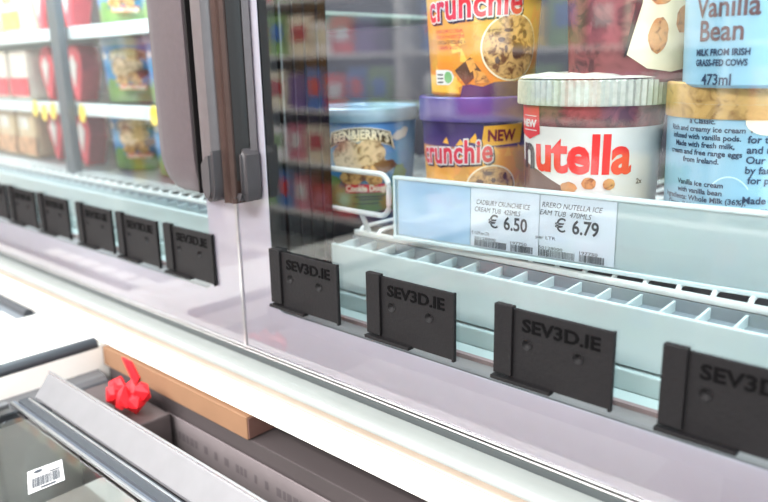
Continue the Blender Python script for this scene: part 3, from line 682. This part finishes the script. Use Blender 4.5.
# crumpled red foil packs
b = B(); fc = at(126, 396, 1, -.078); rnd = random.Random(12)
for k in range(10):
    r = bmesh.ops.create_icosphere(b, subdivisions=1, radius=.0100)
    dx, dy, dz = (-.019+.0045*k+rnd.uniform(-.004, .004)), rnd.uniform(-.008, .008), rnd.uniform(-.009, .010)
    for v in r['verts']:
        v.co = Vector((v.co.x*rnd.uniform(.5, 1.5), v.co.y*rnd.uniform(.4, 1.2), v.co.z*rnd.uniform(.5, 1.4)))+Vector((dx, dy, dz))+fc
tag(obj('red_foil_bow', b, M_red, None, tuple(fc)), 'crumpled bright red foil bow beside the lid rail', 'bow')
# support for the bow: white frosted tray
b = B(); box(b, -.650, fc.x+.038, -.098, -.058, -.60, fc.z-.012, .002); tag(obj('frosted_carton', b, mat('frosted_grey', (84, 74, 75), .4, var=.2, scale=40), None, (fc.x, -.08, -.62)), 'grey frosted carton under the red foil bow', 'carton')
# ------------------------------------------------------------------ sliding lid
LO = (-.2, -.30, -.290)
ld = thing('sliding_lid', 'sliding glass chest lid with satin aluminium front rail and barcode sticker', 'freezer lid', LO)
lp = lambda n, bm, mt, **k: obj(n, bm, mt, ld, LO, **k)
xe, xr_ = -.628, .75
top = at(160, 440, 2, -.2590); yA = at(110, 449, 2, -.2785).y; yB = at(88, 459, 2, -.2840).y; 
ty = top.y
# rail profile in (y,z): upright silver edge, broad sloping satin face, foot with groove
h_ = ty-yA
f = [(ty+.0022, -.2590), (ty-.0002, -.2588), (ty-.0015, -.2602), (yA, -.2765), (yA, -.2790), (ty+.0006, -.2790), (ty+.0022, -.2640)]
b = B(); prism(b, f, 'x', xe, xr_); lp('front_rail', b, M_alu2, label='broad satin rail')
b = B(); tube(b, [(xe-.001, ty+.0006, -.2588), (xr_, ty+.0006, -.2588)], .0013, 8); lp('rail_bead', b, M_alu, smooth=True)
g_ = yA-yB
b = B(); box(b, xe-.012, xr_, yA-g_*.75, yA-.0002, -.2845, -.2800); lp('rail_groove', b, M_rubber)
b = B(); box(b, xe-.006, xr_, yA-g_*.32, yA-g_*.18, -.2799, -.2785, .0004); lp('rail_bead', b, M_alu)
b = B(); box(b, xe-.020, xr_, yB-.0012, yB+.0012, -.2855, -.2825, .0006); lp('rail_bead', b, M_alu)
b = B(); box(b, xe-.020, xr_, yB+.0014, yA-g_*.76, -.2862, -.2830); lp('rail_foot', b, mat('blue_grey_foot', (110, 118, 130), .3, .4))
YP = yB-.0012
b = B(); b.faces.new([b.verts.new(p) for p in ((xe-.026, -.78, -.2865), (xr_, -.78, -.2865), (xr_, YP, -.2865), (xe-.026, YP, -.2865))]); lp('pane', b, M_lid)
b = B(); box(b, xe-.030, xe-.022, -.78, YP, -.2905, -.2845, .0006); lp('side_rail', b, M_alu2)
# sticker
cs = [at(*p, 2, -.2862) for p in ((27, 472), (62, 459), (65, 480), (28, 495))]
b = B(); V4 = [b.verts.new(p) for p in cs]; b.faces.new(V4); bmesh.ops.recalc_face_normals(b, faces=b.faces); st = lp('barcode_sticker', b, mat('sticker_white', (176, 174, 174), .5))
fl = [txt2('CE 1414', .12, .66, .72, width=.24), ell2(.30, .84, .12, .06, 16), rect2(.62, .9, .62, .66)]+barcode2(.12, .18, .78, .40, 8, 30)
fl.append(rect2(.35, .75, .06, .12))
b = join2(fl)
for v in b.verts:
    u, t = v.co.x, v.co.y; p = (cs[3]*(1-u)+cs[2]*u)*(1-t)+(cs[0]*(1-u)+cs[1]*u)*t; v.co = (p.x, p.y, p.z+.0003)
obj('sticker_print', b, M_ink, st, LO)
# pale goods seen through the lid
b = B(); q0 = at(103, 475, 2, -.335)
b = B(); box(b, q0.x, q0.x+.35, q0.y-.26, q0.y, -.62, -.335, .004); wc = tag(obj('white_carton', b, mat('frosty_white', (226, 222, 212), .5, var=.04), None, (q0.x, q0.y, -.62)), 'white carton lying in the chest under the glass lid', 'carton')
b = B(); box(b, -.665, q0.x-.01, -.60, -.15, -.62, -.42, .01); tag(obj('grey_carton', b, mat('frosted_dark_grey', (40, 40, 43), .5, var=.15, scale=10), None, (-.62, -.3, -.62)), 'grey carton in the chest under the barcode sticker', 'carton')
# ================================================================== OPPOSITE AISLE (seen only as reflection)
AO = (-2.4, -2.3, -K)
ai = thing('aisle_shelving', 'grey shop shelving across the aisle, mirrored in the freezer glass', 'shelving', AO)
ap = lambda n, bm, mt: obj(n, bm, mt, ai, AO)
M_ash = mat('aisle_shelf_white', (226, 224, 220), .5); M_aback = mat('aisle_back', (70, 66, 72), .6)
b = B(); box(b, -5.6, .6, -2.9, -2.86, -K, .75); ap('back_panel', b, M_aback)
for zz in (-1.15, -.85, -.55, -.25, .05, .35, .65):
    b = B(); box(b, -5.6, .6, -2.86, -2.45, zz-.02, zz); ap('shelf_board', b, M_ash)
for xx in (-5.6, -4.05, -2.5, -.95, .58):
    b = B(); box(b, xx, xx+.03, -2.86, -2.43, -K, .75); ap('upright', b, M_ash)
cols = [(240, 236, 228), (222, 60, 60), (236, 226, 200), (70, 120, 190), (244, 200, 80), (240, 240, 240), (214, 120, 140), (130, 170, 100), (190, 60, 70), (120, 90, 150)]
cn = ['ivory', 'red', 'cream', 'blue', 'yellow', 'white', 'pink', 'green', 'crimson', 'purple']
protos = []
for k, c in enumerate(cols):
    b = B(); wd = .07+.012*(k % 3); hh = .17+.02*(k % 4)
    box(b, -wd, wd, -.06, .06, 0, hh, .012)
    p_ = tag(obj('grocery_pack', b, mat('pack_%d' % k if False else 'grocery_wrapper', c, .4, var=.2, scale=14), None), 'tmp', 'grocery pack', 'packs on the shelving across the aisle')
    b = B(); box(b, -wd*.6, wd*.6, .0605, .0625, hh*.35, hh*.75); obj('front_print', b, mat('pack_print', cols[(k*3+2) % 10], .5, var=.3, scale=30), p_)
    protos.append((p_, wd))
unit = ['', 'first', 'second', 'third', 'fourth', 'fifth', 'sixth', 'seventh', 'eighth', 'ninth', 'tenth', 'eleventh', 'twelfth', 'thirteenth', 'fourteenth', 'fifteenth', 'sixteenth', 'seventeenth', 'eighteenth', 'nineteenth']
ordw = lambda n: unit[n] if n < 20 else ('twentieth' if n == 20 else 'twenty-'+unit[n-20] if n < 30 else 'thirtieth' if n == 30 else 'thirty-'+unit[n-30])
used = set(); rnd = random.Random(5)
for zz, sn in ((-.85, 'lowest'), (-.55, 'second lowest'), (-.25, 'middle'), (.05, 'second highest'), (.35, 'top')):
    x = -5.45; cnt = 0
    while x < .45:
        k = rnd.randrange(10); p_, wd = protos[k]
        if any(abs(x+wd-u) < wd+.05 for u in (-4.035, -2.485, -.935)): x += .1; continue
        if k in used:
            o_ = copy_tree(p_, (0, 0, 0), 0, '')
        else: o_ = p_; used.add(k)
        o_.location = (x+wd, -2.54, zz+K); cnt += 1; o_['label'] = '%s grocery pack, %s from the left on the %s aisle shelf' % (cn[k], ordw(cnt), sn); x += 2*wd+.015
for k in range(10):
    if k not in used:
        for c in list(protos[k][0].children): bpy.data.objects.remove(c)
        bpy.data.objects.remove(protos[k][0])
